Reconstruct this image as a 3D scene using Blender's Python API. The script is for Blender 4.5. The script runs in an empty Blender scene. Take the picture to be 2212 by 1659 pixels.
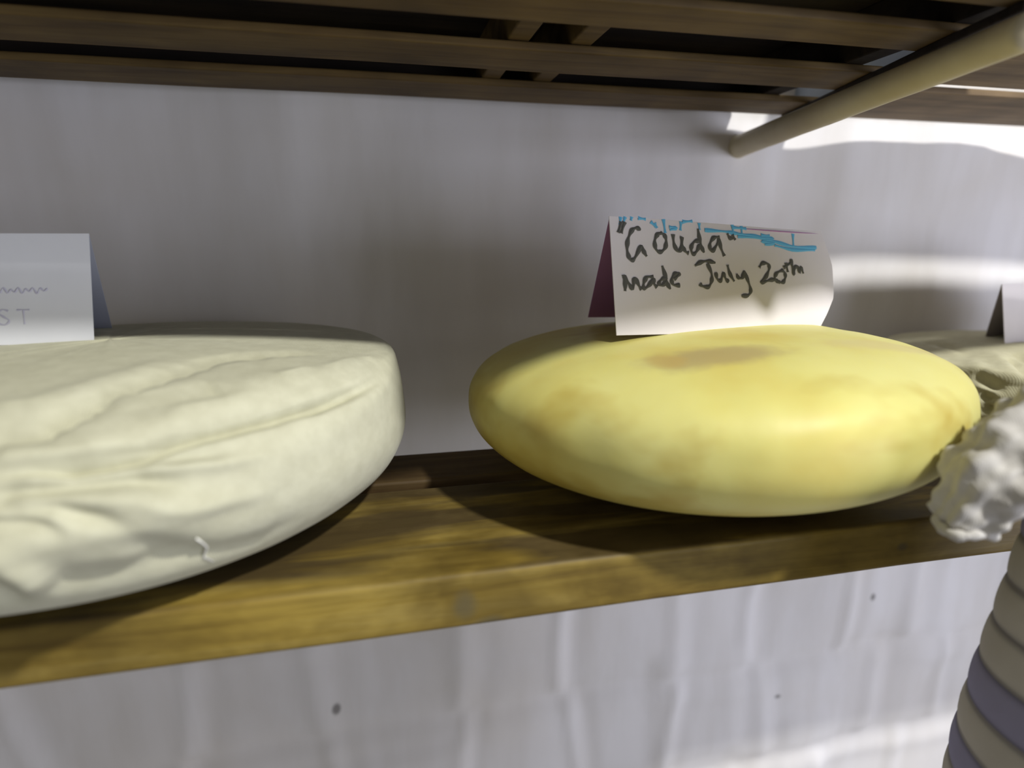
import bpy, bmesh, math, random
import numpy as np
from mathutils import Vector, Matrix, noise

random.seed(7)
C = bpy.context.scene.collection
# ------------------------------------------------------------ camera
# heights below are measured from the camera (1.20 m above the floor) and lifted by Z0
Z0 = 1.20
SHELF = -0.1334          # top of the lower shelf
UP = 0.0955              # underside of the slats of the upper shelf
WALL = 0.475
cam_d = bpy.data.cameras.new('camera')
cam = bpy.data.objects.new('camera', cam_d)
C.objects.link(cam)
cam_d.sensor_fit = 'HORIZONTAL'
cam_d.sensor_width = 36.0
cam_d.lens = 1300 / 2212 * 36.0
cam.location = (0, 0, Z0)
th, yaw = math.radians(13.579), math.radians(12.501)
cam.rotation_euler = (math.pi / 2 - th, 0, -yaw)
cam_d.clip_start = 0.01
cam_d.dof.use_dof = True
cam_d.dof.focus_distance = 0.33
cam_d.dof.aperture_fstop = 4.2
bpy.context.scene.camera = cam
# ------------------------------------------------------------ world, lights, exposure
vs = bpy.context.scene.view_settings
vs.view_transform = 'Standard'
vs.look = 'None'
vs.gamma = 1
vs.exposure = 0.0
vs.use_curve_mapping = False
w = bpy.data.worlds.new('room_light')
bpy.context.scene.world = w
w.use_nodes = True
w.node_tree.nodes['Background'].inputs[0].default_value = (0.97, 0.95, 0.93, 1)
w.node_tree.nodes['Background'].inputs[1].default_value = 0.25

def area(name, loc, target, size, power, col, shape='DISK', size_y=None):
    d = bpy.data.lights.new(name, 'AREA')
    d.shape = shape
    d.size = size
    if size_y: d.size_y = size_y
    d.energy = power
    d.color = col
    o = bpy.data.objects.new(name, d)
    C.objects.link(o)
    o.location = loc
    v = Vector(target) - Vector(loc)
    o.rotation_euler = v.to_track_quat('-Z', 'Y').to_euler()
    return o
TG = Vector((0.16, 0.31, Z0 - 0.08))
kd = Vector((0.38, -0.72, 0.94)).normalized()
area('ceiling_lamp', TG + kd * 1.7, TG, 0.10, 31, (1.0, 0.99, 0.97))
area('cool_fill', (1.10, -0.60, Z0 - 0.17), (0.25, 0.45, Z0 - 0.05), 0.7, 10.5, (0.79, 0.82, 1.0), 'RECTANGLE', 0.6)  # added cool fill from low right, no source seen there

# ------------------------------------------------------------ helpers
def tag(o, label=None, cat=None, group=None, kind=None):
    if label: o['label'] = label
    if cat: o['category'] = cat
    if group: o['group'] = group
    if kind: o['kind'] = kind
    return o
def empty(name, loc=(0, 0, 0)):
    o = bpy.data.objects.new(name, None)
    o.empty_display_size = 0.05
    C.objects.link(o)
    o.location = loc
    return o
def mesh_obj(name, V, Fc, mat, parent=None, smooth=True, loc=(0, 0, 0)):
    me = bpy.data.meshes.new(name)
    me.from_pydata([tuple(v) for v in V], [], [tuple(f) for f in Fc])
    me.materials.append(mat)
    if smooth: me.polygons.foreach_set('use_smooth', [True] * len(me.polygons))
    me.update()
    o = bpy.data.objects.new(name, me)
    C.objects.link(o)
    o.location = loc
    if parent: o.parent = parent
    return o
def box(name, lo, hi, mat, parent=None, bev=0.0015, seg=2, wob=0.0, div=0, off=(0, 0, 0)):
    """worn board: bevelled box, origin at its centre, long axis cut up and slightly uneven"""
    lo, hi = Vector(lo), Vector(hi)
    c = (lo + hi) / 2
    h = (hi - lo) / 2
    bm = bmesh.new()
    bmesh.ops.create_cube(bm, size=2.0)
    for v in bm.verts: v.co = Vector((v.co.x * h.x, v.co.y * h.y, v.co.z * h.z))
    if div:
        ax = 0 if h.x > h.y else 1
        es = [e for e in bm.edges if abs((e.verts[0].co - e.verts[1].co)[ax]) > h[ax]]
        bmesh.ops.subdivide_edges(bm, edges=es, cuts=div, use_grid_fill=True)
    sharp = [e for e in bm.edges if len(e.link_faces) == 2 and e.calc_face_angle(0) > 0.5]
    bmesh.ops.bevel(bm, geom=sharp, offset=bev, segments=seg, affect='EDGES', profile=0.5)
    if wob:
        for v in bm.verts:
            p = (v.co + c) * 9
            v.co.y += wob * noise.noise(p)
            v.co.z += wob * 0.6 * noise.noise(p + Vector((5, 3, 9)))
    bm.normal_update()
    me = bpy.data.meshes.new(name)
    bm.to_mesh(me)
    bm.free()
    me.materials.append(mat)
    me.polygons.foreach_set('use_smooth', [True] * len(me.polygons))
    o = bpy.data.objects.new(name, me)
    C.objects.link(o)
    par = Vector(parent.location) if parent else Vector((0, 0, 0))
    o.location = c - par
    if parent: o.parent = parent
    m = o.modifiers.new('wn', 'WEIGHTED_NORMAL')
    return o

class M:
    """small node-material builder"""
    def __init__(s, name, rough=0.7, spec=0.3):
        s.m = bpy.data.materials.new(name)
        s.m.use_nodes = True
        s.t = s.m.node_tree
        s.b = s.t.nodes['Principled BSDF']
        s.b.inputs['Roughness'].default_value = rough
        s.b.inputs['Specular IOR Level'].default_value = spec
        s.tc = s.n('ShaderNodeTexCoord')
    def n(s, ty, **k):
        x = s.t.nodes.new(ty)
        for a, v in k.items(): setattr(x, a, v)
        return x
    def l(s, a, b): s.t.links.new(a, b)
    def noise(s, scale=(1, 1, 1), sc=5, det=4, rough=0.55, dist=0.0, off=(0, 0, 0), world=False):
        mp = s.n('ShaderNodeMapping')
        mp.inputs['Scale'].default_value = scale
        mp.inputs['Location'].default_value = off
        s.l(s.tc.outputs['Object'], mp.inputs[0])
        x = s.n('ShaderNodeTexNoise')
        x.inputs['Scale'].default_value = sc
        x.inputs['Detail'].default_value = det
        x.inputs['Roughness'].default_value = rough
        x.inputs['Distortion'].default_value = dist
        s.l(mp.outputs[0], x.inputs['Vector'])
        return x.outputs['Fac']
    def ramp(s, fac, stops):
        r = s.n('ShaderNodeValToRGB')
        e = r.color_ramp.elements
        while len(e) < len(stops): e.new(0.5)
        for el, (p, c) in zip(e, stops):
            el.position = p
            el.color = (*c, 1) if len(c) == 3 else c
        s.l(fac, r.inputs[0])
        return r.outputs[0]
    def mix(s, fac, a, b, mode='MIX'):
        x = s.n('ShaderNodeMix', data_type='RGBA', blend_type=mode)
        for v, i in ((fac, 0), (a, 6), (b, 7)):
            if isinstance(v, (int, float)): x.inputs[i].default_value = v
            elif isinstance(v, tuple): x.inputs[i].default_value = (*v, 1)
            else: s.l(v, x.inputs[i])
        return x.outputs[2]
    def math(s, op, a, b=0.0):
        x = s.n('ShaderNodeMath', operation=op)
        for v, i in ((a, 0), (b, 1)):
            if isinstance(v, (int, float)): x.inputs[i].default_value = v
            else: s.l(v, x.inputs[i])
        return x.outputs[0]
    def col(s, c):
        if isinstance(c, tuple): s.b.inputs['Base Color'].default_value = (*c, 1)
        else: s.l(c, s.b.inputs['Base Color'])
    def bump(s, h, strength=0.3, dist=0.001):
        b = s.n('ShaderNodeBump')
        b.inputs['Strength'].default_value = strength
        b.inputs['Distance'].default_value = dist
        s.l(h, b.inputs['Height'])
        s.l(b.outputs[0], s.b.inputs['Normal'])
    def blob(s, centre, radius, jit=0.35):
        """soft stain around a point of the object, ragged by noise: 1 inside, 0 outside"""
        mp = s.n('ShaderNodeMapping', vector_type='POINT')
        mp.inputs['Location'].default_value = tuple(-c / r for c, r in zip(centre, radius))
        mp.inputs['Scale'].default_value = tuple(1 / r for r in radius)
        s.l(s.tc.outputs['Object'], mp.inputs[0])
        ln = s.n('ShaderNodeVectorMath', operation='LENGTH')
        s.l(mp.outputs[0], ln.inputs[0])
        nz = s.noise(sc=60, det=3)
        a = s.math('ADD', ln.outputs['Value'], s.math('MULTIPLY', s.math('SUBTRACT', nz, 0.5), jit * 3))
        mr = s.n('ShaderNodeMapRange')
        mr.interpolation_type = 'SMOOTHSTEP'
        mr.inputs[1].default_value = 1.15
        mr.inputs[2].default_value = 0.45
        s.l(a, mr.inputs[0])
        return mr.outputs[0]

def wood(name, dark, mid, light, rough=0.6, ax='x', stain=None, off=0.0, sc=1.0):
    m = M(name, rough, 0.25)
    sx = (1.2, 14, 14) if ax == 'x' else (14, 1.2, 14)
    g = m.noise(sx, 7 * sc, 5, 0.6, 0.6, (off, off * 2, off))
    f = m.noise((3, 3, 3) if ax == 'x' else (3, 3, 3), 6, 3, 0.5, 0, (off + 3, 1, 2))
    c = m.ramp(g, [(0.25, dark), (0.5, mid), (0.75, light)])
    c2 = m.ramp(f, [(0.3, (0.62, 0.60, 0.58)), (0.65, (1.1, 1.08, 1.0))])
    c = m.mix(1.0, c, c2, 'MULTIPLY')
    if stain: c = stain(m, c)
    m.col(c)
    m.bump(g, 0.35, 0.0012)
    return m.m

# shelf wood: ochre with dark worn stains, plus painted shade on the top
def lower_like(m, c):
    geo = m.n('ShaderNodeNewGeometry')
    sep = m.n('ShaderNodeSeparateXYZ')
    m.l(geo.outputs['Normal'], sep.inputs[0])
    up = m.ramp(sep.outputs['Z'], [(0.55, (0, 0, 0)), (0.9, (1, 1, 1))])     # top darkened most: shade around the cheeses painted in with the stains
    s = m.noise((1.8, 11, 8), 4.6, 3, 0.5, 0.3, (4.4, 0.3, 7))
    k = m.ramp(s, [(0.36, (0, 0, 0)), (0.53, (1, 1, 1))])
    k = m.math('MULTIPLY', k, m.math('ADD', m.math('MULTIPLY', up, 0.72), 0.16))
    c = m.mix(k, c, (0.07, 0.05, 0.022))
    bl = m.ramp(m.noise((1, 1.5, 1.5), 16, 4, 0.6, 0.2, (2, 8, 1)), [(0.42, (0.66, 0.62, 0.55)), (0.62, (1.12, 1.1, 1.08))])
    c = m.mix(1.0, c, bl, 'MULTIPLY')
    for ce, ra in (((-0.236, -0.055, -0.002), (0.007, 0.02, 0.009)), ((-0.226, -0.055, -0.011), (0.009, 0.02, 0.004)), ((-0.02, -0.055, -0.001), (0.004, 0.02, 0.003))):
        c = m.mix(m.math('MULTIPLY', m.blob(ce, ra, 0.25), 0.7), c, (0.10, 0.085, 0.045))
    return c
W_FRONT = wood('ochre_board', (0.17, 0.115, 0.022), (0.30, 0.22, 0.045), (0.40, 0.315, 0.095), 0.55, 'x', lower_like)
W_BACK = wood('dark_board', (0.07, 0.045, 0.018), (0.12, 0.075, 0.03), (0.19, 0.13, 0.055), 0.6, 'x')
W_UP = wood('brown_slat', (0.075, 0.045, 0.018), (0.125, 0.082, 0.030), (0.175, 0.120, 0.046), 0.65, 'x', None, 2.0)
W_UPR = wood('grey_brown_slat', (0.12, 0.082, 0.048), (0.19, 0.135, 0.080), (0.26, 0.19, 0.115), 0.65, 'x', None, 6.0)
W_DARK = wood('dark_wood_and_shade', (0.012, 0.009, 0.007), (0.022, 0.016, 0.012), (0.035, 0.026, 0.018), 0.8, 'x', None, 3.0)  # near-black wood, also the painted shade in the gaps and along the rod
W_BAT = wood('batten_wood', (0.14, 0.09, 0.035), (0.24, 0.16, 0.065), (0.32, 0.23, 0.1), 0.7, 'y', None, 5.0)

def wall_mat():
    m = M('whitewash', 0.75, 0.2)
    a = m.noise((6, 1, 1.2), 4, 4, 0.55, 0.2)
    b = m.noise((1, 1, 1), 5, 4, 0.5, 0.3, (7, 1, 3))
    c = m.ramp(a, [(0.3, (0.70, 0.675, 0.64)), (0.6, (0.78, 0.76, 0.74))])
    c = m.mix(m.math('MULTIPLY', m.ramp(b, [(0.45, (0, 0, 0)), (0.7, (1, 1, 1))]), 0.35), c, (0.66, 0.60, 0.50))
    # dark specks and the nail mark below the shelf
    for ce, ra in (((-0.054, WALL, Z0 - 0.404), (0.0045, 0.1, 0.007)), ((0.500, WALL, Z0 - 0.372), (0.0035, 0.1, 0.005)), ((0.395, WALL, Z0 - 0.475), (0.004, 0.1, 0.0025))):
        c = m.mix(m.math('MULTIPLY', m.blob(ce, ra, 0.1), 0.75), c, (0.12, 0.11, 0.10))
    m.col(c)
    f = m.noise((1, 1, 1), 60, 3, 0.5)
    m.bump(f, 0.15, 0.002)
    return m.m

# ------------------------------------------------------------ the setting
def build_wall():
    nx, nz = 520, 420
    X = np.linspace(-1.1, 1.7, nx)
    Z = np.linspace(-1.2, 0.7, nz)
    XX, ZZ = np.meshgrid(X, Z)
    rng = np.random.default_rng(4)
    D = np.zeros_like(XX)
    for k in range(60):                       # soft lumps of the lime wash
        f = rng.uniform(4, 34)
        a = rng.uniform(0, math.pi)
        D += 0.0016 / (1 + f / 9) * np.sin((XX * math.cos(a) + ZZ * math.sin(a) * 0.7) * f * 2 + rng.uniform(0, 7))
    # courses of blocks under the wash: below the lower shelf they read clearly, above only faintly
    def ss(x, a, b):
        t = np.clip((x - a) / (b - a), 0, 1)
        return t * t * (3 - 2 * t)
    strength = 1 - 0.86 * ss(ZZ, -0.30, -0.24)
    rid = np.zeros_like(XX)
    tops = [0.62, 0.52, 0.42, 0.32, 0.22, 0.12, 0.02, -0.08, -0.18, -0.315, -0.435, -0.55, -0.67, -0.79, -0.91, -1.03, -1.15, -1.27]
    joints = [-0.176, -0.064, 0.050, 0.158, 0.262, 0.36, 0.462, 0.56]
    for i in range(len(tops) - 1):
        t, b = tops[i], tops[i + 1]
        inside = ss(ZZ, b - 0.004, b + 0.012) * (1 - ss(ZZ, t - 0.010, t + 0.006))
        js = joints if i == 9 else [j + (0.055 if i % 2 else 0.0) + rng.uniform(-.012, .012) for j in [-1.18 + 0.112 * q for q in range(27)]]
        if i == 9: js = [-1.2 + 0.112 * q for q in range(9)] + js + [0.67 + 0.11 * q for q in range(10)]
        for j in js:
            bend = 0.008 * np.sin(ZZ * 17 + j * 31)
            wv = rng.uniform(0.006, 0.010)
            amp = rng.uniform(0.0022, 0.0040)
            rid += amp * np.exp(-((XX - j - bend) / wv) ** 2) * inside
            rid -= amp * 0.6 * np.exp(-((XX - j - bend - 2.4 * wv) / (wv * 1.3)) ** 2) * inside
        wavy = b + 0.004 * np.sin(XX * 23 + i)
        rid -= 0.0030 * np.exp(-((ZZ - wavy) / 0.010) ** 2)
        rid += 0.0022 * np.exp(-((ZZ - wavy + 0.022) / 0.012) ** 2)
    # proud stones lower down that catch the lamp
    for (x0, x1, z0, z1, h) in ((-0.09, 0.062, -0.60, -0.462, 0.007), (0.25, 0.35, -0.53, -0.40, 0.004), (0.40, 0.47, -0.60, -0.50, 0.004)):
        rid += h * ss(XX, x0 - .01, x0 + .012) * (1 - ss(XX, x1 - .012, x1 + .01)) * ss(ZZ, z0 - .01, z0 + .01) * (1 - ss(ZZ, z1 - .014, z1 + .006))
    D += rid * strength
    # holes and streaks around the rod end
    D += 0.0015 * np.exp(-(((XX - 0.30) / 0.03) ** 2 + ((ZZ - 0.055) / 0.04) ** 2))
    V = np.stack([XX, WALL - D, ZZ + Z0], -1).reshape(-1, 3)
    idx = np.arange(nx * nz).reshape(nz, nx)
    Fq = np.stack([idx[:-1, :-1], idx[:-1, 1:], idx[1:, 1:], idx[1:, :-1]], -1).reshape(-1, 4)
    o = mesh_obj('wall_back', V.tolist(), Fq.tolist(), wall_mat())
    tag(o, kind='structure')
build_wall()
fl = M('stone_floor', 0.8)
fl.col(fl.ramp(fl.noise(sc=6), [(0.3, (0.30, 0.29, 0.28)), (0.7, (0.42, 0.41, 0.40))]))
fo = box('floor', (-1.5, -2.5, -0.05), (2.1, WALL + 0.05, 0.0), fl.m, bev=0.002)
tag(fo, kind='structure')

# ------------------------------------------------------------ lower shelf
ls = empty('board_shelf', (0.2, 0.3, Z0 + SHELF))
tag(ls, 'lower ochre wooden board shelf that carries the cheeses', 'shelf')
box('plank', (-0.62, 0.22, Z0 + SHELF - 0.0251), (1.15, 0.3135, Z0 + SHELF), W_FRONT, ls, 0.0028, 3, 0.0012, 40)
p2 = box('plank', (-0.62, 0.325, Z0 + SHELF - 0.0251), (1.15, 0.3700, Z0 + SHELF - 0.0005), W_BACK, ls, 0.002, 2, 0.001, 40)
tag(p2, 'darker narrow back plank')
ST = M('steel_grey', 0.5, 0.5); ST.col((0.30, 0.32, 0.35))
for x in (-0.50, 0.95):
    box('bracket', (x, 0.225, Z0 + SHELF - 0.045), (x + 0.03, WALL + 0.004, Z0 + SHELF - 0.0248), ST.m, ls, 0.0015)

# ------------------------------------------------------------ upper shelf
us = empty('slatted_shelf', (0.2, 0.33, Z0 + UP))
tag(us, 'upper dark wooden slatted shelf seen from underneath', 'shelf')
T = 0.0045
rows = [(0.2150, 0.2350, 0.338), (0.2643, 0.2946, 0.338), (0.3350, 0.3766, 0.340), (0.4130, 0.4580, 0.340)]
for (a, b, xe) in rows:
    box('slat', (-0.80, a, Z0 + UP), (xe, b, Z0 + UP + T), W_UP, us, 0.0012, 2, 0.0008, 30)
for (a, b) in ((0.2150, 0.2560), (0.2610, 0.3470), (0.3670, 0.4530)):
    q = box('slat', (0.3415, a, Z0 + UP - 0.0005), (1.25, b, Z0 + UP + 0.0040), W_UPR, us, 0.001, 2, 0.0006, 30)
    tag(q, 'paler grey brown slat right of the rod')
# dark board over the slats, unseen boards added to block the lamp, crossing battens
box('shade_board', (-0.80, 0.212, Z0 + UP + 0.030), (0.288, WALL - 0.004, Z0 + UP + 0.048), W_DARK, us, 0.002)
box('shade_board', (-0.80, 0.204, Z0 + UP + 0.0485), (0.06, 0.40, Z0 + UP + 0.064), W_DARK, us, 0.002)  # unseen board, added to keep the lamp off the left card's upper half
ab = box('shade_board', (-0.128, -0.09, 0), (0.20, 0.09, 0.014), W_DARK, us, 0.002)  # unseen askew board, added to slant the shadow edge on the middle card
ab.location = Vector((0.262, 0.249, Z0 + UP + 0.0560)) - us.location
ab.rotation_euler = (0, 0, math.atan2(0.040, 0.13))
box('gap_shade', (-0.80, 0.4360, Z0 + UP + T), (0.2735, 0.4420, Z0 + UP + 0.030), W_DARK, us, 0.001)  # added dark strip that keeps the slat gap black
for x in (-0.55, 0.072, 0.106, 0.274):
    wd = 0.012 if x != 0.274 else 0.014
    box('batten', (x, 0.213, Z0 + UP + T), (x + wd, WALL - 0.006, Z0 + UP + 0.030), W_UP if x != 0.274 else W_DARK, us, 0.001)
GP = M('grey_paint', 0.45, 0.4)
GP.col(GP.ramp(GP.noise(sc=14), [(0.3, (0.20, 0.24, 0.30)), (0.7, (0.30, 0.34, 0.40))]))
gp = box('side_plate', (0.3440, 0.205, Z0 + UP + 0.006), (0.3485, WALL + 0.003, Z0 + UP + 0.075), GP.m, us, 0.0008)
tag(gp, 'blue grey painted plate with a screw hole')
BK = M('black_hole', 0.9, 0.1); BK.col((0.01, 0.012, 0.015))
def disc(name, c, r, h, axis, mat, parent, seg=20):
    bm = bmesh.new()
    bmesh.ops.create_cone(bm, cap_ends=True, segments=seg, radius1=r, radius2=r * 0.8, depth=h)
    me = bpy.data.meshes.new(name); bm.to_mesh(me); bm.free()
    me.materials.append(mat)
    o = bpy.data.objects.new(name, me); C.objects.link(o)
    pl = Vector(parent.location) if parent else Vector()
    o.location = Vector(c) - pl
    o.rotation_euler = Vector(axis).to_track_quat('Z', 'Y').to_euler()
    if parent: o.parent = parent
    return o
hole = disc('screw', (0.3438, 0.3290 - 0.012, Z0 + 0.1275), 0.0034, 0.0016, (-1, 0, 0), BK.m, None)
hole.parent = gp
hole.location = Vector((0.3438, 0.317, Z0 + 0.1275)) - Vector(gp.location) - Vector(us.location)
# dark rail that also stands for the contact shadow between rod and slats
rl = box('rail_shadow', (-0.0042, -0.120, -0.0045), (0.0042, 0.120, 0.0), W_DARK, us, 0.001)
rl.location = Vector((0.2965, 0.340, Z0 + UP - 0.0022)) - us.location
rl.rotation_euler = (0, 0, -math.atan2(0.058, 0.24))

# ------------------------------------------------------------ the pale rod
def sweep(name, pts, rads, mat, parent=None, seg=32, ruff=None, cap=True, up=Vector((0, 0, 1)), loc=(0, 0, 0), squash=None):
    n = len(pts)
    P = [Vector(p) for p in pts]
    V, Fc = [], []
    ref = None
    for i in range(n):
        t = (P[min(i + 1, n - 1)] - P[max(i - 1, 0)]).normalized()
        if ref is None:
            a = up.cross(t)
            if a.length < 0.1: a = Vector((0, 1, 0)).cross(t)
            ref = a.normalized()
        else:
            ref = (ref - t * ref.dot(t)).normalized()
        b = t.cross(ref)
        for k in range(seg):
            an = 2 * math.pi * k / seg
            r = rads[i]
            if ruff: r *= ruff(i / (n - 1), an)
            sq = squash(i / (n - 1)) if squash else 1.0
            V.append(P[i] + ref * (math.cos(an) * r) + b * (math.sin(an) * r * sq) - Vector(loc))
    for i in range(n - 1):
        for k in range(seg):
            k2 = (k + 1) % seg
            Fc.append((i * seg + k, i * seg + k2, (i + 1) * seg + k2, (i + 1) * seg + k))
    if cap:
        Fc.append(tuple(reversed(range(seg))))
        Fc.append(tuple((n - 1) * seg + k for k in range(seg)))
    return mesh_obj(name, V, Fc, mat, parent, True, loc)
def lerp(a, b, t): return tuple(x + (y - x) * t for x, y in zip(a, b))
rm = M('cream_paint', 0.5, 0.35)
rc = rm.ramp(rm.noise((1, 1, 1), 20, 4), [(0.3, (0.50, 0.43, 0.27)), (0.7, (0.62, 0.56, 0.40))])
for ce, ra in (((0.028, -0.12, 0.0), (0.006, 0.006, 0.02)), ((0.005, 0.0, 0.0), (0.008, 0.006, 0.02)), ((-0.002, 0.168, 0), (0.02, 0.008, 0.02))):
    rc = rm.mix(rm.math('MULTIPLY', rm.blob(ce, ra, 0.3), 0.55), rc, (0.22, 0.12, 0.03))
rm.col(rc)
rm.bump(rm.noise(sc=40), 0.3, 0.001)
e0, e1 = (0.2953, 0.4785, Z0 + 0.0730), (0.2592, 0.2145, Z0 + 0.0806)
N = 60
def rod_r(t, an): return 1 + 0.03 * noise.noise(Vector((t * 9, math.cos(an), math.sin(an)))) + (0.10 * math.exp(-((t - 0.0) / 0.03) ** 2))
rod = sweep('support_rod', [lerp(e0, e1, i / N) for i in range(N + 1)], [0.0088 - 0.0014 * i / N for i in range(N + 1)], rm.m, None, 28, rod_r, loc=lerp(e0, e1, .5))
tag(rod, 'cream painted round rod jutting from the white wall under the slatted shelf', 'rod')

# ------------------------------------------------------------ cheeses
def gouda():
    cx_, cy_, R, zm, ht, nt, nb, sx, sy = 0.1778, 0.3085, 0.131, -0.0866, 0.0379, 2.7757, 2.2537, 0.022, -0.0349
    hb = zm + 0.1334
    seg, n = 160, 40
    rz = []
    for i in range(n + 1):
        a = i / n * math.pi / 2
        rz.append((R * math.sin(a) ** (2 / nt), zm + ht * math.cos(a) ** (2 / nt)))
    for i in range(1, n + 1):
        a = i / n * math.pi / 2
        rz.append((R * math.cos(a) ** (2 / nb), zm - hb * math.sin(a) ** (2 / nb)))
    V, Fc = [], []
    c = Vector((cx_, cy_, SHELF))
    for j, (r, z) in enumerate(rz):
        for k in range(seg):
            t = 2 * math.pi * k / seg
            dx, dy = r * math.cos(t), r * math.sin(t)
            p = Vector((dx, dy, z + dx * sx + dy * sy - SHELF))
            d = 0.0011 * noise.noise(p * 22) + 0.0005 * noise.noise(p * 60)
            p = p + Vector((dx, dy, 0)).normalized() * d * (1 if r > 0.03 else 0) + Vector((0, 0, d * .5))
            if cy_ + p.y > 0.20: p.z = max(p.z, 0.0003)
            V.append(p)
    for j in range(len(rz) - 1):
        for k in range(seg):
            k2 = (k + 1) % seg
            Fc.append((j * seg + k, (j + 1) * seg + k, (j + 1) * seg + k2, j * seg + k2))
    m = M('yellow_rind', 0.48, 0.35)
    a = m.noise((1, 1, 1), 11, 4, 0.5)
    col = m.ramp(a, [(0.30, (0.63, 0.50, 0.105)), (0.5, (0.705, 0.65, 0.205)), (0.72, (0.75, 0.715, 0.28))])
    b = m.noise((1, 1, 1.6), 19, 3, 0.55, 0.2, (3, 3, 3))
    # darker ochre patches towards the foot of the wheel
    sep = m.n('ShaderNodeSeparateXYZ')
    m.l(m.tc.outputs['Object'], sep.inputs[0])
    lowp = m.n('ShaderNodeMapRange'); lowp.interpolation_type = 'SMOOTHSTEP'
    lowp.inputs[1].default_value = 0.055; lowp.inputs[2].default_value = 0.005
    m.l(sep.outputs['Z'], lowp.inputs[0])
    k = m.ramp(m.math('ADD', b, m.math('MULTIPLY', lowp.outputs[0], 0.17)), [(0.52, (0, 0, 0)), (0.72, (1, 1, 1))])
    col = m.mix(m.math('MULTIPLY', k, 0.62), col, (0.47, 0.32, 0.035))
    for ce, ra, cc, kk in (((-0.030, -0.070, 0.078), (0.040, 0.016, 0.02), (0.36, 0.27, 0.14), 0.65),
                           ((-0.054, -0.068, 0.078), (0.010, 0.010, 0.02), (0.55, 0.38, 0.10), 0.5),
                           ((0.060, -0.065, 0.080), (0.040, 0.012, 0.02), (0.60, 0.50, 0.24), 0.5),
                           ((0.105, -0.055, 0.050), (0.02, 0.02, 0.012), (0.66, 0.44, 0.06), 0.6)):
        col = m.mix(m.math('MULTIPLY', m.blob(ce, ra, 0.3), kk), col, cc)
    m.col(col)
    m.b.inputs['Subsurface Weight'].default_value = 0.12
    m.b.inputs['Subsurface Radius'].default_value = (0.01, 0.007, 0.002)
    m.b.inputs['Subsurface Scale'].default_value = 0.5
    m.bump(m.noise(sc=55, det=5), 0.22, 0.0010)
    o = mesh_obj('cheese_wheel', V, Fc, m.m, None, True, (cx_, cy_, Z0 + SHELF))
    tag(o, 'bare yellow cheese wheel with rounded rind on the shelf under the handwritten card', 'cheese')
gouda()

def cloth_mat(name, base, warm, sc=1.0):
    m = M(name, 0.9, 0.12)
    a = m.noise((1, 1, 1), 14, 4, 0.55)
    c = m.ramp(a, [(0.3, warm), (0.7, base)])
    f = m.noise((1, 1, 1), 130, 3, 0.6)
    c = m.mix(0.35, c, m.ramp(f, [(0.35, tuple(x * 0.82 for x in warm)), (0.65, base)]))
    m.col(c)
    wv = m.n('ShaderNodeTexWave'); wv.inputs['Scale'].default_value = 420 * sc
    m.l(m.tc.outputs['Object'], wv.inputs['Vector'])
    m.bump(m.math('ADD', m.noise(sc=300, det=2), m.math('MULTIPLY', wv.outputs['Fac'], 0.3)), 0.25, 0.0006)
    m.b.inputs['Sheen Weight'].default_value = 0.1
    return m.m
CL_L = cloth_mat('cheesecloth', (0.56, 0.55, 0.40), (0.50, 0.485, 0.335))
CL_R = cloth_mat('cheesecloth_aged', (0.58, 0.56, 0.39), (0.50, 0.47, 0.30))
CL_W = cloth_mat('white_cotton', (0.64, 0.62, 0.57), (0.53, 0.50, 0.45))

def valley(x, w): return math.exp(-(x / w) ** 2)
def wrapped(name, c, R, rb, ztop, dome, rimr, fold, mat, seg=420, nside=110, bulge=0.004, round_=None, shift=0.0):
    """cloth covered drum: domed top, rounded rim, side that swells then runs in to a smaller foot"""
    prof = []
    H = ztop - SHELF
    rt = R - 0.004
    for i in range(26):
        r = rt * 0.97 * i / 25
        prof.append((r, H + dome * (1 - (r / rt) ** 2)))
    z93, zr = H + dome * (1 - .97 ** 2), H
    # rim arc
    r0 = rt * 0.97
    for i in range(1, 9):
        a = i / 8 * math.pi / 2
        prof.append((r0 + (rt - r0) * math.sin(a), z93 - rimr + rimr * math.cos(a)))
    zs = z93 - rimr
    zk = H * 0.55                                   # below this the side runs in
    for i in range(1, nside + 1):
        z = zs * (1 - i / nside)
        if z > zk:
            r = rt + bulge * math.sin((zs - z) / (zs - zk) * math.pi / 2)
        else:
            q = 1 - z / zk
            r = rb + (rt + bulge - rb) * (1 - q ** 2.3) ** (1 / 1.75)
        prof.append((r, z))
    V, Fc = [], []
    for (r, z) in prof:
        for k in range(seg):
            t = -math.pi + 2 * math.pi * k / seg
            d = fold(t, z, r, R)
            rr, z2 = r, z
            if round_:
                q = round_(t)
                out = max(rt, r)
                qx, qz = r - (out - q), z - (H - q)
                l_ = math.hypot(qx, qz)
                if qx > 0 and qz > 0 and l_ > q: rr, z2 = out - q + qx / l_ * q, H - q + qz / l_ * q
            rr += d[0]
            back = shift * max(0.0, 1 - z2 / (0.6 * H)) ** 1.3
            V.append(((rr) * math.cos(t), (rr) * math.sin(t) + back, max(z2 + d[1], 0.0004)))
    for j in range(len(prof) - 1):
        for k in range(seg):
            k2 = (k + 1) % seg
            Fc.append((j * seg + k, (j + 1) * seg + k, (j + 1) * seg + k2, j * seg + k2))
    return mesh_obj(name, V, Fc, mat, None, True, (c[0], c[1], Z0 + SHELF))

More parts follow.
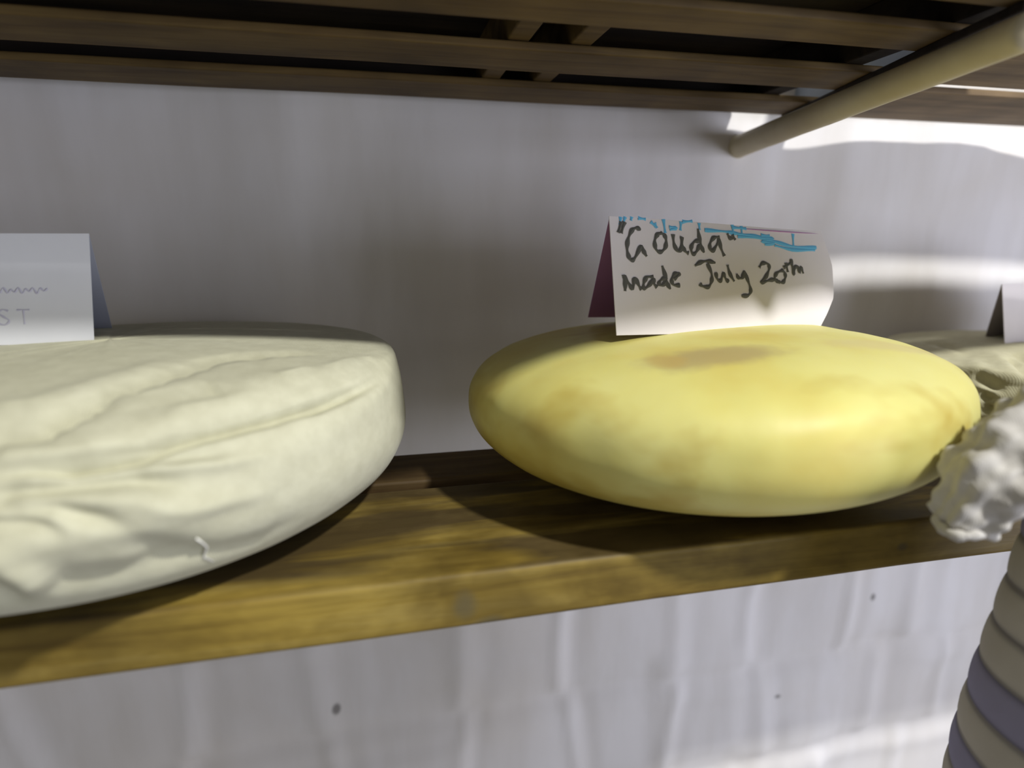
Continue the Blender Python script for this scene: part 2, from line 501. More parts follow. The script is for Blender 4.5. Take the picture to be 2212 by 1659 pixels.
# creases of the two cloths: [depth mm (minus = ridge), width mm, points relative to the cheese's foot]
CREASES = {"L":[[3.3,3.0,[[0.0101,-0.1263,0.0773],[0.0121,-0.1251,0.0773],[0.0156,-0.1231,0.0776],[0.0185,-0.1202,0.0778],[0.0222,-0.117,0.0783],[0.0259,-0.1128,0.0787],[0.0295,-0.1076,0.079],[0.0335,-0.1023,0.0795],[0.0373,-0.0962,0.08],[0.0422,-0.0854,0.0809],[0.047,-0.0739,0.0817],[0.0518,-0.0638,0.0821],[0.0574,-0.0548,0.0823],[0.0651,-0.0466,0.0824],[0.0747,-0.0385,0.0819],[0.0839,-0.034,0.0814],[0.0942,-0.0296,0.0805],[0.1019,-0.0269,0.08]]],[-1.2,6,[[0.0038,-0.1141,0.079],[0.0065,-0.1113,0.0793],[0.0104,-0.1067,0.0795],[0.0155,-0.1027,0.0802],[0.0193,-0.0973,0.0805],[0.0236,-0.0918,0.0811],[0.0272,-0.0857,0.0816],[0.0311,-0.0785,0.0821],[0.0364,-0.0688,0.0826],[0.0422,-0.057,0.0831],[0.0465,-0.0472,0.0833]]],[3.3,2.8,[[0.0145,-0.1361,0.0719],[0.0167,-0.1359,0.0723],[0.0207,-0.1348,0.0723],[0.0255,-0.1345,0.0722],[0.031,-0.1331,0.0716],[0.0367,-0.1315,0.0713],[0.0424,-0.13,0.0715],[0.0483,-0.1284,0.0721],[0.0537,-0.1261,0.0726],[0.0583,-0.1232,0.073],[0.0631,-0.1214,0.074],[0.0678,-0.1186,0.0746],[0.0729,-0.115,0.0748],[0.0784,-0.1114,0.075],[0.0843,-0.107,0.075],[0.0912,-0.1015,0.0748],[0.0988,-0.0943,0.0742],[0.106,-0.0864,0.0736],[0.1151,-0.0735,0.0728],[0.1234,-0.06,0.0721],[0.1318,-0.0389,0.0701]]],[-1.5,4,[[0.0515,-0.1179,0.077],[0.0546,-0.1156,0.0774],[0.0587,-0.1109,0.0775],[0.064,-0.1059,0.0779],[0.0692,-0.0992,0.0779],[0.0742,-0.0936,0.0781],[0.0814,-0.0857,0.0784],[0.0883,-0.0772,0.0784],[0.0958,-0.0688,0.0785],[0.1047,-0.0576,0.0783],[0.1146,-0.0448,0.0779],[0.1235,-0.0334,0.0774],[0.1325,-0.0213,0.0763]]],[-1.3,4.5,[[0.0135,-0.1329,0.0764],[0.0169,-0.1333,0.0765],[0.0214,-0.1332,0.0763],[0.0265,-0.1328,0.0762],[0.0314,-0.1315,0.076],[0.0358,-0.1304,0.0762],[0.0405,-0.1282,0.0763],[0.0455,-0.126,0.0765],[0.0496,-0.1233,0.0764],[0.0528,-0.122,0.0766]]],[1.3,2.5,[[0.0313,-0.134,0.0683],[0.0355,-0.1331,0.0682],[0.0416,-0.1315,0.0679],[0.0476,-0.1291,0.0673],[0.0534,-0.127,0.0666],[0.0593,-0.1242,0.0656],[0.0647,-0.1216,0.0647],[0.0719,-0.1177,0.0634],[0.077,-0.1146,0.0623]]],[-1.6,2.6,[[0.0153,-0.137,0.068],[0.0186,-0.1364,0.0677],[0.0235,-0.136,0.0675],[0.0286,-0.1347,0.067],[0.0332,-0.1336,0.0665],[0.0381,-0.1326,0.0661],[0.0423,-0.1309,0.0655],[0.0476,-0.1299,0.065],[0.052,-0.1284,0.0643],[0.0566,-0.126,0.0631],[0.0616,-0.1235,0.062],[0.0669,-0.121,0.0611],[0.0731,-0.1184,0.0605],[0.0796,-0.1138,0.0595],[0.0859,-0.1096,0.0586],[0.0903,-0.1058,0.0578]]],[2.6,3.4,[[0.0136,-0.1371,0.0637],[0.0187,-0.1366,0.0634],[0.0252,-0.1355,0.063],[0.0309,-0.1349,0.0628],[0.0362,-0.1336,0.0626],[0.0419,-0.1321,0.0627],[0.0472,-0.1299,0.0623],[0.0517,-0.1285,0.0612],[0.0563,-0.1273,0.0597],[0.0618,-0.1241,0.0571],[0.0666,-0.1222,0.0551]]],[-1.5,3.5,[[0.0136,-0.1382,0.0609],[0.0169,-0.1376,0.0606],[0.0219,-0.1372,0.0602],[0.0262,-0.1363,0.0596],[0.0309,-0.1353,0.0589],[0.0358,-0.1343,0.058],[0.04,-0.1328,0.0569],[0.0453,-0.132,0.056],[0.0502,-0.1305,0.0546],[0.0542,-0.1285,0.0527],[0.0583,-0.1267,0.0507],[0.0637,-0.1245,0.049],[0.0683,-0.1223,0.0482],[0.074,-0.1188,0.0472],[0.0799,-0.1145,0.046],[0.0854,-0.1105,0.045],[0.0894,-0.1078,0.0443]]],[2.0,2.6,[[0.0131,-0.1378,0.0594],[0.018,-0.1376,0.0586],[0.0239,-0.1371,0.0576],[0.0281,-0.1364,0.0568],[0.0325,-0.1357,0.0558],[0.0376,-0.1342,0.0534],[0.0429,-0.1329,0.0506],[0.0471,-0.1313,0.0474],[0.0504,-0.131,0.0451]]],[-1.6,2.4,[[0.0132,-0.1386,0.0574],[0.0165,-0.138,0.0568],[0.0216,-0.1378,0.0562],[0.0258,-0.137,0.0553],[0.03,-0.1364,0.0542],[0.0331,-0.1354,0.0529],[0.0361,-0.1346,0.0514],[0.0382,-0.1341,0.0502]]],[1.8,2.4,[[0.0128,-0.1384,0.0555],[0.0182,-0.138,0.0545],[0.0245,-0.1374,0.0533],[0.0282,-0.137,0.0523],[0.0307,-0.1362,0.051],[0.0331,-0.1357,0.0494],[0.0348,-0.1354,0.0482]]],[1.4,6,[[0.0455,-0.1325,0.0436],[0.0491,-0.1311,0.0411],[0.0536,-0.1277,0.037],[0.0578,-0.1248,0.0327],[0.0628,-0.1196,0.0281],[0.0679,-0.1146,0.0256],[0.0743,-0.1092,0.0239],[0.0806,-0.1046,0.0233],[0.0891,-0.1003,0.0263],[0.0952,-0.0977,0.0298]]],[-1.6,7,[[0.0142,-0.1393,0.0485],[0.0179,-0.1386,0.048],[0.0235,-0.138,0.0474],[0.029,-0.1366,0.0468],[0.0348,-0.1358,0.0474],[0.0405,-0.134,0.0479],[0.0458,-0.1317,0.0479],[0.0509,-0.1299,0.0471],[0.0559,-0.1284,0.0461],[0.0609,-0.126,0.0451],[0.0671,-0.1229,0.0448],[0.0737,-0.1189,0.0446],[0.0784,-0.1156,0.0444]]],[2.2,7,[[0.0253,-0.1339,0.0312],[0.0286,-0.1327,0.0303],[0.0333,-0.1309,0.0291],[0.0382,-0.1291,0.0282],[0.0445,-0.1266,0.0277],[0.0515,-0.1248,0.0281],[0.0567,-0.1218,0.0278],[0.0626,-0.1196,0.0282],[0.0666,-0.1173,0.0281]]],[-2.4,5,[[0.012,-0.1395,0.0482],[0.0145,-0.139,0.0461],[0.0175,-0.1385,0.0433],[0.0195,-0.1377,0.04],[0.0215,-0.137,0.0366],[0.0236,-0.1345,0.0318],[0.0252,-0.1321,0.0277]]],[2.0,5,[[0.01,-0.1388,0.0392],[0.0121,-0.1379,0.0357],[0.0139,-0.1357,0.0307],[0.014,-0.132,0.0256],[0.0135,-0.1283,0.0212]]]],"R":[[2.2,4.0,[[-0.1215,-0.0243,0.0492],[-0.1215,-0.0299,0.0465],[-0.1204,-0.0356,0.0431],[-0.12,-0.0402,0.0403],[-0.1195,-0.0433,0.0382]]],[2.0,3.5,[[-0.123,-0.0329,0.0358],[-0.1228,-0.037,0.034],[-0.1219,-0.0404,0.0321]]],[2.5,3.0,[[-0.0803,-0.0133,0.0531],[-0.0886,-0.0227,0.0526],[-0.0973,-0.0333,0.0515],[-0.1074,-0.0454,0.0505],[-0.1124,-0.0527,0.049]]],[-1.6,5.0,[[-0.0797,0.0291,0.0531],[-0.096,0.006,0.0522],[-0.113,-0.0183,0.0507],[-0.12,-0.0315,0.0475],[-0.1198,-0.0381,0.043],[-0.1184,-0.0444,0.0392],[-0.1177,-0.0494,0.0367]]],[-1.2,2.0,[[-0.123,-0.0283,0.0402],[-0.1225,-0.0324,0.0395],[-0.1215,-0.0373,0.0383],[-0.1207,-0.0422,0.0367],[-0.1198,-0.0456,0.0352]]],[-1.6,8.0,[[-0.071,0.0077,0.0538],[-0.0884,-0.013,0.0526],[-0.1072,-0.0354,0.0509],[-0.1153,-0.0476,0.0473],[-0.1147,-0.0515,0.043]]],[2.0,3.0,[[-0.073,0.0637,0.0521],[-0.0719,0.0552,0.0526],[-0.073,0.0429,0.053],[-0.0817,0.0267,0.0529],[-0.0919,0.0106,0.0524],[-0.1042,-0.0064,0.0516],[-0.113,-0.0183,0.0507]]],[2.5,3.0,[[-0.1236,-0.0366,0.0275],[-0.1226,-0.0398,0.0268],[-0.1209,-0.0423,0.0258]]],[2.5,4.0,[[-0.0559,-0.0001,0.0546],[-0.0697,-0.0154,0.0539],[-0.0859,-0.0331,0.0525],[-0.1038,-0.0505,0.0505],[-0.1102,-0.0582,0.0472]]]]}
def press(o, lines, c_round=None):
    """press valleys and raise ridges along polylines, moving each point along its normal"""
    me = o.data
    n = len(me.vertices)
    co = np.empty(n * 3); me.vertices.foreach_get('co', co); co = co.reshape(-1, 3)
    no = np.empty(n * 3); me.vertices.foreach_get('normal', no); no = no.reshape(-1, 3)
    D = np.zeros(n)
    for dep, wd, pts in lines:
        P = np.array([co[np.argmin(((co - np.array(p)) ** 2).sum(1))] for p in pts]); w_ = wd / 1000
        best = np.full(n, 1.0); tt = np.zeros(n)
        seg = np.linalg.norm(np.diff(P, axis=0), axis=1); tot = seg.sum(); acc = 0
        for a, b, L in zip(P[:-1], P[1:], seg):
            ab = b - a
            t = np.clip((co - a) @ ab / max(L * L, 1e-12), 0, 1)
            d = np.linalg.norm(co - a - t[:, None] * ab, axis=1)
            k = d < best
            best[k] = d[k]; tt[k] = (acc + t[k] * L) / tot
            acc += L
        fade = np.clip(np.minimum(tt * 7 + 0.15, (1 - tt) * 3.5), 0, 1)
        D -= 1.7 * dep / 1000 * fade * np.exp(-(best / w_) ** 2)
    co = co + no * D[:, None]
    co[:, 2] = np.maximum(co[:, 2], 0.0004)
    me.vertices.foreach_set('co', co.ravel())
    me.update()
def fold_left(t, z, r, R):
    q = Vector((t * 1.6, z * 22, 1.3))
    d = 0.0010 * noise.noise(q) + 0.0004 * noise.noise(q * 4)
    top = z > 0.073 and r < 0.9 * R
    return (0 if top else d, d if top else d * 0.2)
lc = wrapped('cloth_wrapped_cheese', (-0.1285, 0.325), 0.1405, 0.086, -0.0572, 0.0095, 0.0035, fold_left, CL_L, seg=560, shift=0.011, round_=lambda t: 0.004 + 0.022 * min(1, max(0, (0.5 + 0.5 * math.cos(t + 1.75) - 0.45) / 0.40)))
press(lc, CREASES['L'])
tag(lc, 'large pale cheese wrapped in creased cheesecloth at the left of the shelf', 'cheese')

def fold_right(t, z, r, R):
    q = Vector((t * 2.2, z * 25, 7.3))
    d = 0.0014 * noise.noise(q) + 0.0006 * noise.noise(q * 3)
    top = z > 0.052 and r < 0.85 * R
    return (0 if top else d, d * 0.8 if top else d * 0.2)
rc_ = wrapped('cloth_wrapped_cheese', (0.502, 0.336), 0.128, 0.105, -0.0835, 0.006, 0.007, fold_right, CL_R, 420, 80, 0.005)
press(rc_, CREASES['R'])
tag(rc_, 'cheese in gathered olive beige cloth at the right end behind the yellow wheel', 'cheese')

# loose thread on the left cheese
th_m = M('thread', 0.9); th_m.col((0.82, 0.81, 0.74))

# gathered tail of the cloth, hanging over the shelf edge: part of the right cheese
def bez(P, t):
    P = [Vector(p) for p in P]
    while len(P) > 1: P = [P[i].lerp(P[i + 1], t) for i in range(len(P) - 1)]
    return P[0]
TP = [(0.3750, 0.1980, Z0 - 0.0820), (0.2624, 0.1549, Z0 - 0.0292), (0.2145, 0.1617, Z0 - 0.0749), (0.2107, 0.1668, Z0 - 0.1055)]
n = 110
pts = [bez(TP, i / (n - 1)) for i in range(n)]
rads = []
for i in range(n):
    t = i / (n - 1)
    r = 0.0132 + 0.003 * math.sin(t * 3.0) - 0.004 * max(0, t - 0.8) / 0.2 + 0.0009 * math.sin(t * 38 + 2.3 * math.sin(t * 9)) + 0.0004 * math.sin(t * 97)
    if t > 0.97: r *= 1 - ((t - 0.97) / 0.03) * 0.35
    rads.append(r)
def tail_ruff(t, an):
    g = math.exp(-((math.atan2(math.sin(an - 5.0), math.cos(an - 5.0))) / 0.35) ** 2)
    return 1 + 0.10 * math.sin(5 * an + t * 9) + 0.05 * math.sin(11 * an - t * 25) - 0.40 * g + 0.10 * noise.noise(Vector((t * 14, math.cos(an) * 2.2, math.sin(an) * 2.2))) + 0.07 * noise.noise(Vector((t * 40, math.cos(an) * 5, math.sin(an) * 5)))
tail = sweep('cloth_tail', pts, rads, CL_W, None, 90, tail_ruff, True, loc=(0.502, 0.336, Z0 + SHELF))
tail.location = (0, 0, 0)
tail.parent = rc_
tag(tail, 'whiter gathered cloth end hanging over the shelf edge')
# rolled hem around the open end of the tail
hem = []
c0, t0 = pts[-1], (pts[-1] - pts[-4]).normalized()
ra = Vector((0, 0, 1)).cross(t0).normalized(); rb_ = t0.cross(ra)
for k in range(41):
    an = 2 * math.pi * k / 40
    rr = rads[-4] * 0.98 * (1 + 0.12 * math.sin(3 * an + 1) + 0.06 * math.sin(7 * an))
    hem.append(c0 + t0 * (-0.001 + 0.002 * math.sin(2 * an)) + ra * math.cos(an) * rr + rb_ * math.sin(an) * rr * 0.85)
hm = sweep('hem', hem, [0.0019 + 0.0004 * math.sin(k * 1.7) for k in range(41)], CL_W, None, 10, None, False, loc=(0.502, 0.336, Z0 + SHELF))
hm.location = (0, 0, 0)
hm.parent = tail

# ------------------------------------------------------------ banded cloth hanging at the right
def banded():
    m = M('banded_cloth', 0.92, 0.1)
    at = m.n('ShaderNodeAttribute'); at.attribute_name = 'band'
    c = m.ramp(at.outputs['Fac'], [(0.0, (0.56, 0.53, 0.46)), (0.5, (0.56, 0.53, 0.46)), (1.0, (0.34, 0.33, 0.46))])
    sp = m.n('ShaderNodeAttribute'); sp.attribute_name = 'groove_shade'
    c = m.mix(m.math('MULTIPLY', sp.outputs['Fac'], 0.75), c, (0.10, 0.095, 0.11))  # shade painted into the grooves between the ring folds
    f = m.noise((1, 1, 1), 25, 3)
    c = m.mix(0.4, c, m.mix(1.0, c, m.ramp(f, [(0.3, (0.75, 0.72, 0.66)), (0.7, (1.15, 1.15, 1.1))]), 'MULTIPLY'))
    m.col(c)
    m.bump(m.noise(sc=180, det=2), 0.3, 0.0008)
    ctrl = [(0.372, 0.196, Z0 - 0.070), (0.335, 0.160, Z0 + 0.010), (0.288, 0.150, Z0 - 0.045), (0.283, 0.148, Z0 - 0.140), (0.290, 0.150, Z0 - 0.200), (0.265, 0.150, Z0 - 0.420)]
    nn = 340
    P = [bez(ctrl, i / (nn - 1)) for i in range(nn)]
    ln = [0.0]
    for i in range(1, nn): ln.append(ln[-1] + (P[i] - P[i - 1]).length)
    period = 0.0185
    rad = []
    for i in range(nn):
        ph = (ln[i] / period) % 1.0
        r = 0.045 + 0.0012 * (math.sin(math.pi * ph) ** 0.6 - 0.6) + 0.0025 * math.sin(ln[i] * 30)
        r *= min(1, 0.55 + ln[i] / 0.10)
        rad.append(r)
    seg = 72
    def rf(t, an): return 1 + 0.035 * noise.noise(Vector((t * 7, math.cos(an) * 1.5, math.sin(an) * 1.5)))
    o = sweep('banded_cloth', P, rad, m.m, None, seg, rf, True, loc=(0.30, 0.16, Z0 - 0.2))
    bands = [1, 0, 0, 1, 0, 1, 1, 0, 1, 0, 0, 0, 1, 0, 1, 0, 0, 1, 0, 1, 0, 0, 1, 0, 0, 1]
    me = o.data
    A = me.attributes.new('band', 'FLOAT', 'POINT'); B = me.attributes.new('groove_shade', 'FLOAT', 'POINT')
    va, vb = [], []
    for i in range(nn):
        k = int(ln[i] / period); ph = (ln[i] / period) % 1.0
        va += [float(bands[k % len(bands)])] * seg
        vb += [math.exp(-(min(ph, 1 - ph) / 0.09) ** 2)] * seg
    A.data.foreach_set('value', va); B.data.foreach_set('value', vb)
    tag(o, 'lavender and beige banded cloth hanging in ring folds before the shelf at far right', 'cloth')
banded()

# ------------------------------------------------------------ paper cards
PAPER = M('pinkish_paper', 0.7, 0.2)
PAPER.col(PAPER.ramp(PAPER.noise(sc=30), [(0.3, (0.81, 0.765, 0.775)), (0.7, (0.85, 0.805, 0.815))]))
PAPER_W = M('white_paper', 0.7, 0.2)
PAPER_W.col(PAPER_W.ramp(PAPER_W.noise(sc=30), [(0.3, (0.76, 0.77, 0.80)), (0.7, (0.80, 0.81, 0.84))]))
PURPLE = M('purple_paper', 0.7, 0.2); PURPLE.col((0.46, 0.23, 0.48))
SHADE_BLUE = M('shaded_white_paper', 0.7, 0.2); SHADE_BLUE.col((0.42, 0.44, 0.52))  # inner leaf of the white card, its bluish shade painted in
SHADE_GREY = M('shaded_pink_paper', 0.7, 0.2); SHADE_GREY.col((0.42, 0.38, 0.38))  # inner leaf of the right card, darkened to paint its shaded side
INK = M('black_ink', 0.6, 0.2); INK.col((0.12, 0.12, 0.11))
BLUE = M('blue_marker', 0.6, 0.2); BLUE.col((0.15, 0.52, 0.82))
VIOLET = M('faded_violet_ink', 0.7, 0.2); VIOLET.col((0.58, 0.57, 0.68))
def leaf(name, O, ex, ey, outline, mat, parent, th_=0.0004, curl=None, nu=28, nv=18):
    """sheet of paper: rows between left and right edge, curl(u, v) pushes it off its plane"""
    nrm = ex.cross(ey).normalized()
    H = max(p[1] for p in outline[1])
    def xat(edge, v):
        for (a, b) in zip(edge, edge[1:]):
            if a[1] <= v <= b[1] or b[1] <= v <= a[1]:
                t = 0 if a[1] == b[1] else (v - a[1]) / (b[1] - a[1])
                return a[0] + (b[0] - a[0]) * t
        return edge[-1][0]
    V, Fc = [], []
    for side in (0, 1):
        for j in range(nv + 1):
            v = H * j / nv
            xl, xr = xat(outline[0], v), xat(outline[1], v)
            for i in range(nu + 1):
                x = xl + (xr - xl) * i / nu
                c = curl(x, v) if curl else 0
                V.append(O + ex * x + ey * v + nrm * (c + (th_ if side else 0)) - Vector(parent.location))
    W_ = nu + 1; S = W_ * (nv + 1)
    for j in range(nv):
        for i in range(nu):
            a = j * W_ + i
            Fc.append((a, a + W_, a + W_ + 1, a + 1))
            Fc.append((S + a, S + a + 1, S + a + W_ + 1, S + a + W_))
    rim = [i for i in range(W_)] + [j * W_ + nu for j in range(1, nv + 1)] + [nv * W_ + i for i in range(nu - 1, -1, -1)] + [j * W_ for j in range(nv - 1, 0, -1)]
    for a, b in zip(rim, rim[1:] + rim[:1]):
        Fc.append((a, b, S + b, S + a))
    return mesh_obj(name, V, Fc, mat, parent, False)
def strokes(name, S, O, ex, ey, mat, parent, wd, curl=None, lift=0.0006, sm=5):
    """pen strokes: thin flat ribbons lying on the paper, one mesh"""
    nrm = ex.cross(ey).normalized()
    V, Fc = [], []
    for s in S:
        P = [Vector((a / 1000, b / 1000)) for a, b in s]
        Q = []
        for i in range(len(P) - 1):               # Catmull-Rom smoothing
            p0, p1, p2, p3 = P[max(i - 1, 0)], P[i], P[i + 1], P[min(i + 2, len(P) - 1)]
            for q in range(sm):
                t = q / sm
                Q.append(0.5 * ((2 * p1) + (p2 - p0) * t + (2 * p0 - 5 * p1 + 4 * p2 - p3) * t * t + (3 * p1 - p0 - 3 * p2 + p3) * t ** 3))
        Q.append(P[-1])
        b0 = len(V)
        for i, p in enumerate(Q):
            d = (Q[min(i + 1, len(Q) - 1)] - Q[max(i - 1, 0)])
            if d.length < 1e-9: d = Vector((1, 0))
            d.normalize()
            nn = Vector((-d.y, d.x)) * wd * (0.8 + 0.3 * math.sin(i * 0.9 + len(s)))* 0.5
            for sg, hh in ((-1, 0), (0, 1.0), (1, 0)):
                pp = p + nn * sg
                c = curl(pp.x, pp.y) if curl else 0
                V.append(O + ex * pp.x + ey * pp.y + nrm * (c + lift * (0.7 + 0.3 * hh)) - Vector(parent.location))
        for i in range(len(Q) - 1):
            a = b0 + 3 * i
            Fc += [(a, a + 1, a + 4, a + 3), (a + 1, a + 2, a + 5, a + 4)]
    return mesh_obj(name, V, Fc, mat, parent, False)
Zv = Vector((0, 0, Z0))
STROKES = {"ink":[[[8.45,56.01],[5.97,50.23]],[[10.37,56.12],[7.69,49.99]],[[19.67,52.28],[17.42,53.17],[14.58,52.01],[11.81,47.53],[10.5,42.16],[11.18,37.55],[12.56,35.94],[15.05,37.68],[19.16,43.52],[20.45,40.89],[21.99,38.26]],[[33.12,51.27],[30.2,50.44],[27.99,46.94],[28.16,42.54],[30.8,40.95],[34.02,43.11],[35.28,47.27],[34.23,50.3],[31.9,51.21]],[[40.02,50.93],[40.24,45.43],[42.31,41.73],[44.59,43.54],[45.7,49.82],[45.58,44.97],[47.33,41.92],[49.32,40.96]],[[57.37,48.27],[53.86,47.41],[51.33,43.82],[52.24,40.72],[54.96,42.21],[57.56,46.17]],[[57.28,54.95],[57.88,49.0],[58.69,44.82],[60.05,41.71]],[[72.09,51.09],[68.05,50.54],[65.03,47.2],[64.61,43.65],[66.77,43.38],[70.86,48.17],[71.96,50.01],[72.3,45.38],[74.37,40.46]],[[78.2,53.54],[79.7,51.09],[81.93,50.83]],[[81.74,53.0],[83.67,50.19]],[[6.81,28.19],[7.48,23.6],[7.09,19.67]],[[7.12,27.54],[9.77,23.65],[11.81,21.04],[13.05,25.69],[13.89,26.36],[15.81,22.43],[17.19,20.79]],[[24.94,27.27],[20.99,27.18],[18.68,23.8],[18.79,21.14],[22.14,23.2],[24.87,26.59],[24.98,23.91],[26.76,21.93]],[[33.71,26.78],[30.44,26.37],[28.18,23.97],[30.07,22.99],[33.16,25.41]],[[31.2,33.5],[32.64,28.11],[33.41,24.06],[35.11,21.04]],[[37.75,26.52],[40.82,28.3],[41.39,29.68],[38.87,29.28],[36.49,26.16],[37.41,23.45],[41.49,23.18]],[[52.76,34.12],[57.28,36.35],[62.54,37.08],[67.24,36.31]],[[61.52,35.78],[63.9,30.22],[63.4,25.99],[60.86,22.8],[56.6,23.08],[55.05,24.44]],[[67.05,31.0],[67.51,27.48],[70.03,26.48],[72.27,30.42],[73.71,27.61],[75.72,25.88]],[[76.0,35.51],[77.19,30.54],[79.82,26.31]],[[82.16,30.66],[83.26,28.53],[86.01,28.59],[87.88,32.61]],[[87.88,32.61],[90.34,26.51],[91.55,21.47],[89.33,18.55],[84.24,18.14]],[[99.8,34.75],[102.51,37.41],[106.77,37.17],[107.34,34.23],[104.36,29.73],[100.12,26.34],[104.98,27.16],[109.88,28.0],[114.55,26.61]],[[117.96,33.77],[113.34,32.16],[111.0,29.13],[113.13,26.95],[117.0,26.65],[119.32,29.32],[119.23,32.31],[117.46,33.76]],[[121.04,38.36],[121.76,32.75]],[[118.65,35.29],[125.03,38.48]],[[125.34,40.76],[125.72,36.24],[126.6,31.74],[127.62,35.54],[130.25,36.37],[131.24,32.61]],[[131.19,32.23],[132.68,35.68],[134.24,32.3]]],"blue":[[[8.33,58.66],[7.55,54.63]],[[11.03,58.83],[9.53,55.4]],[[14.91,59.06],[14.31,57.02]],[[18.76,58.62],[23.44,58.23]],[[26.5,57.05],[29.43,54.49]],[[28.84,56.5],[30.17,53.85]],[[34.75,58.9],[35.16,51.37]],[[38.0,54.96],[42.48,54.51],[38.22,53.25]],[[46.22,58.19],[45.25,53.27]],[[47.06,58.24],[53.9,58.98]],[[58.52,58.19],[58.5,54.31]],[[61.97,54.49],[76.97,54.56],[85.96,53.93],[99.81,53.15],[113.89,50.84],[128.4,48.46],[146.84,48.46]],[[82.46,58.83],[82.75,53.77]],[[89.28,58.48],[89.15,53.73]],[[81.82,57.34],[92.83,57.21]],[[102.57,52.55],[113.11,52.3],[104.19,50.4],[113.79,50.09],[105.87,48.62]],[[103.72,54.08],[110.43,54.04]],[[128.95,56.1],[128.4,48.46]],[[113.59,48.58],[127.13,46.51],[145.57,46.86]],[[85.78,52.47],[104.44,52.26]]]}
# the middle card
BL = Vector((0.1171345, 0.285, -0.0449)) + Zv
ex = Vector((0.98359677, 0.17467392, -0.04501577)); ey = Vector((-0.00970846, 0.30046134, 0.95374458))
card = empty('tent_card', (0.18, 0.31, Z0 - 0.05))
tag(card, 'folded white card handwritten in black and blue on top of the yellow wheel', 'card')
NS = -1  # front side of the leaf looks at -n; leaf normal ex x ey points away from or toward the viewer
def curl_mid(x, v):
    k = max(0.0, (x - 0.118) / 0.04)
    return -0.0045 * min(1.3, k) ** 2 * max(0, 1 - v / 0.055) + 0.0008 * math.sin(x * 40)
OUT = ([(-0.0002, -0.0035), (0.0016, 0.0588)], [(0.1431, -0.0035), (0.1533, 0.0087), (0.1603, 0.0187), (0.1597, 0.0374), (0.1516, 0.0588)])
OUT = ([(-0.0002, 0.0), (0.0016, 0.0588)], [(0.1431, 0.0), (0.1533, 0.0087), (0.1603, 0.0187), (0.1597, 0.0374), (0.1516, 0.0588)])
lo_ = 0.0030
fr = leaf('front_leaf', BL - ey * lo_, ex, ey, ([(0, 0), (0.0016, 0.0588 + lo_)], [(0.1425, 0), (0.1533, 0.0087 + lo_), (0.1603, 0.0187 + lo_), (0.1597, 0.0374 + lo_), (0.1516, 0.0588 + lo_)]), PAPER.m, card, 0.0004, curl_mid)
strokes('black_handwriting', STROKES['ink'], BL, ex, ey, INK.m, card, 0.0025, curl_mid, 0.0010).parent = fr
strokes('blue_marker_strokes', STROKES['blue'], BL, ex, ey, BLUE.m, card, 0.0023, curl_mid, 0.0008).parent = fr
TLv = BL + ex * 0.0016 + ey * 0.0588
BKL = Vector((0.1307, 0.365, -0.0487)) + Zv
def quad_leaf(O, ex, top, wid, mat, parent):
    e = top - O
    k = e.dot(ex)
    ey_ = e - ex * k
    h_ = ey_.length
    leaf('back_leaf', O, ex, ey_.normalized(), ([(0, 0), (k, h_)], [(wid, 0), (wid + k, h_)]), mat, parent)
quad_leaf(BKL, ex, TLv - ey * 0.0014, 0.1480, PURPLE.m, card)
# the left card
card2 = empty('tent_card', (-0.19, 0.345, Z0 - 0.05))
tag(card2, 'white folded card with faint violet writing on the left cloth wrapped cheese', 'card')
BL2 = Vector((-0.255, 0.325, -0.0490)) + Zv
ex2 = Vector((0.9985, 0.02, 0.0)).normalized(); ey2 = Vector((0.035, 0.16, 0.98)); ey2 = (ey2 - ex2 * ey2.dot(ex2)).normalized()
f2 = leaf('front_leaf', BL2, ex2, ey2, ([(0, 0), (0, 0.052)], [(0.119, 0), (0.1210, 0.052)]), PAPER_W.m, card2)
top2 = BL2 + ex2 * 0.1210 + ey2 * 0.052
br2 = Vector((-0.1495, 0.385, -0.0535)) + Zv
quad_leaf(br2 - ex2 * 0.119, ex2, top2 - ex2 * 0.119, 0.119, SHADE_BLUE.m, card2)
def sc_(S, ox, oy, k=1): return [[(ox + a * k, oy + b * k) for a, b in s] for s in S]
LET = {'E': [[(6, 9), (0, 9), (0, 0), (6, 0)], [(0, 4.7), (5, 4.7)]], 'S': [[(6, 8.5), (3, 9.4), (.5, 7.5), (3, 5), (6, 2.5), (3.5, 0), (0, .8)]], 'T': [[(0, 9), (7, 9)], [(3.5, 9), (3.5, 0)]],
       }
wr = []
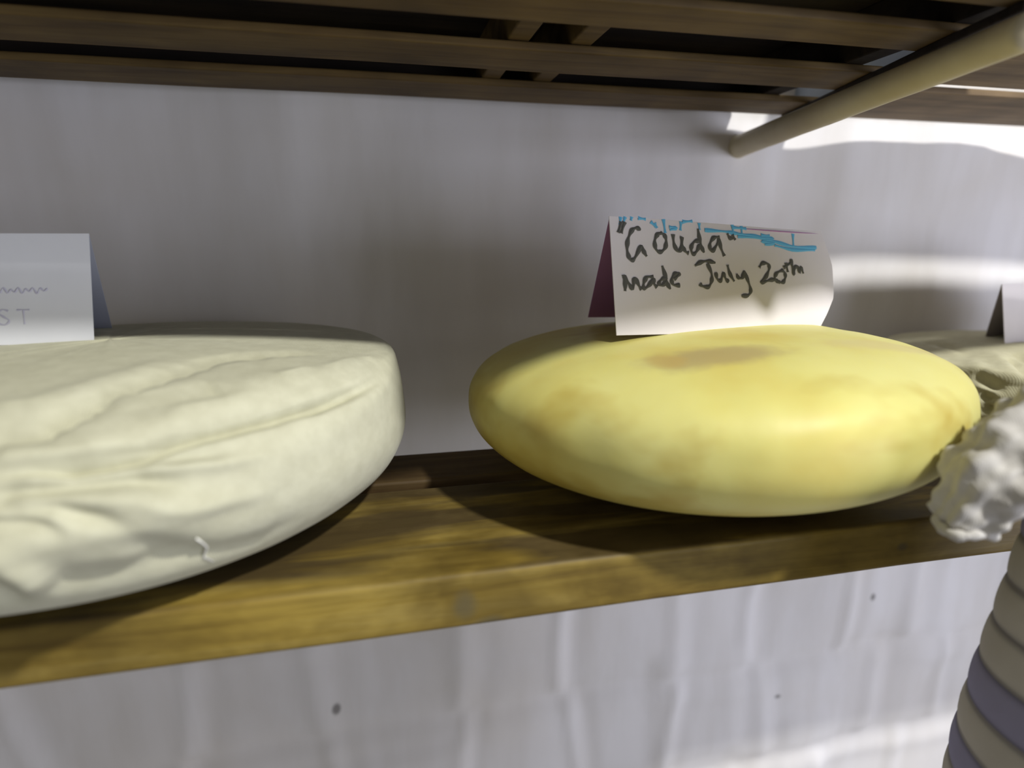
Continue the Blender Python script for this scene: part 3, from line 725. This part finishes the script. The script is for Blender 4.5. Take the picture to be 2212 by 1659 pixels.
for ch, x in (('E', 72), ('S', 80), ('T', 88)): wr += sc_(LET[ch], x, 9.5, 0.75)
wr.append([(82 + k * 1.5, 25 + (1.3 if k % 2 else -0.6) + 0.5 * math.sin(k * 1.7)) for k in range(14)])
wr.append([(70, 38), (76, 38.5), (70.5, 32), (77, 32)])
strokes('faint_violet_writing', wr, BL2, ex2, ey2, VIOLET.m, card2, 0.0010, None, 0.0007).parent = f2
# the right card
card3 = empty('tent_card', (0.54, 0.36, Z0 - 0.08))
tag(card3, 'folded pale card cut off by the right picture edge on the olive beige cloth cheese', 'card')
BL3 = Vector((0.4660, 0.3620, -0.0795)) + Zv
ex3 = Vector((0.995, 0.10, 0.0)).normalized(); ey3 = Vector((0.0, 0.22, 0.975)); ey3 = (ey3 - ex3 * ey3.dot(ex3)).normalized()
f3 = leaf('front_leaf', BL3, ex3, ey3, ([(0, 0), (0, 0.047)], [(0.12, 0), (0.12, 0.047)]), PAPER.m, card3)
top3 = BL3 + ey3 * 0.047
bl3 = Vector((0.4950, 0.402, -0.0812)) + Zv
quad_leaf(bl3, ex3, top3, 0.12, SHADE_GREY.m, card3)

# stray thread on the side of the left cheese
TH = [Vector((-0.1285, 0.325, Z0 + SHELF)) + Vector(p) for p in [[0.065, -0.1223, 0.0353], [0.0652, -0.1205, 0.0317], [0.0652, -0.1177, 0.028], [0.065, -0.115, 0.0243], [0.0661, -0.1108, 0.0206]]]
_m = lc.data
_c = np.empty(len(_m.vertices) * 3); _m.vertices.foreach_get('co', _c); _c = _c.reshape(-1, 3)
def near(p):
    q = p - Vector((-0.1285, 0.325, Z0 + SHELF))
    v = Vector(_c[np.argmin(((_c - np.array(q)) ** 2).sum(1))])
    return v * 1.004 + Vector((-0.1285, 0.325, Z0 + SHELF))
P_ = [near(p) for p in TH]
thd = sweep('thread', P_, [0.00035] * len(P_), th_m.m, None, 8, None, True, loc=(-0.1285, 0.325, Z0 + SHELF))
thd.location = (0, 0, 0)
thd.parent = lc
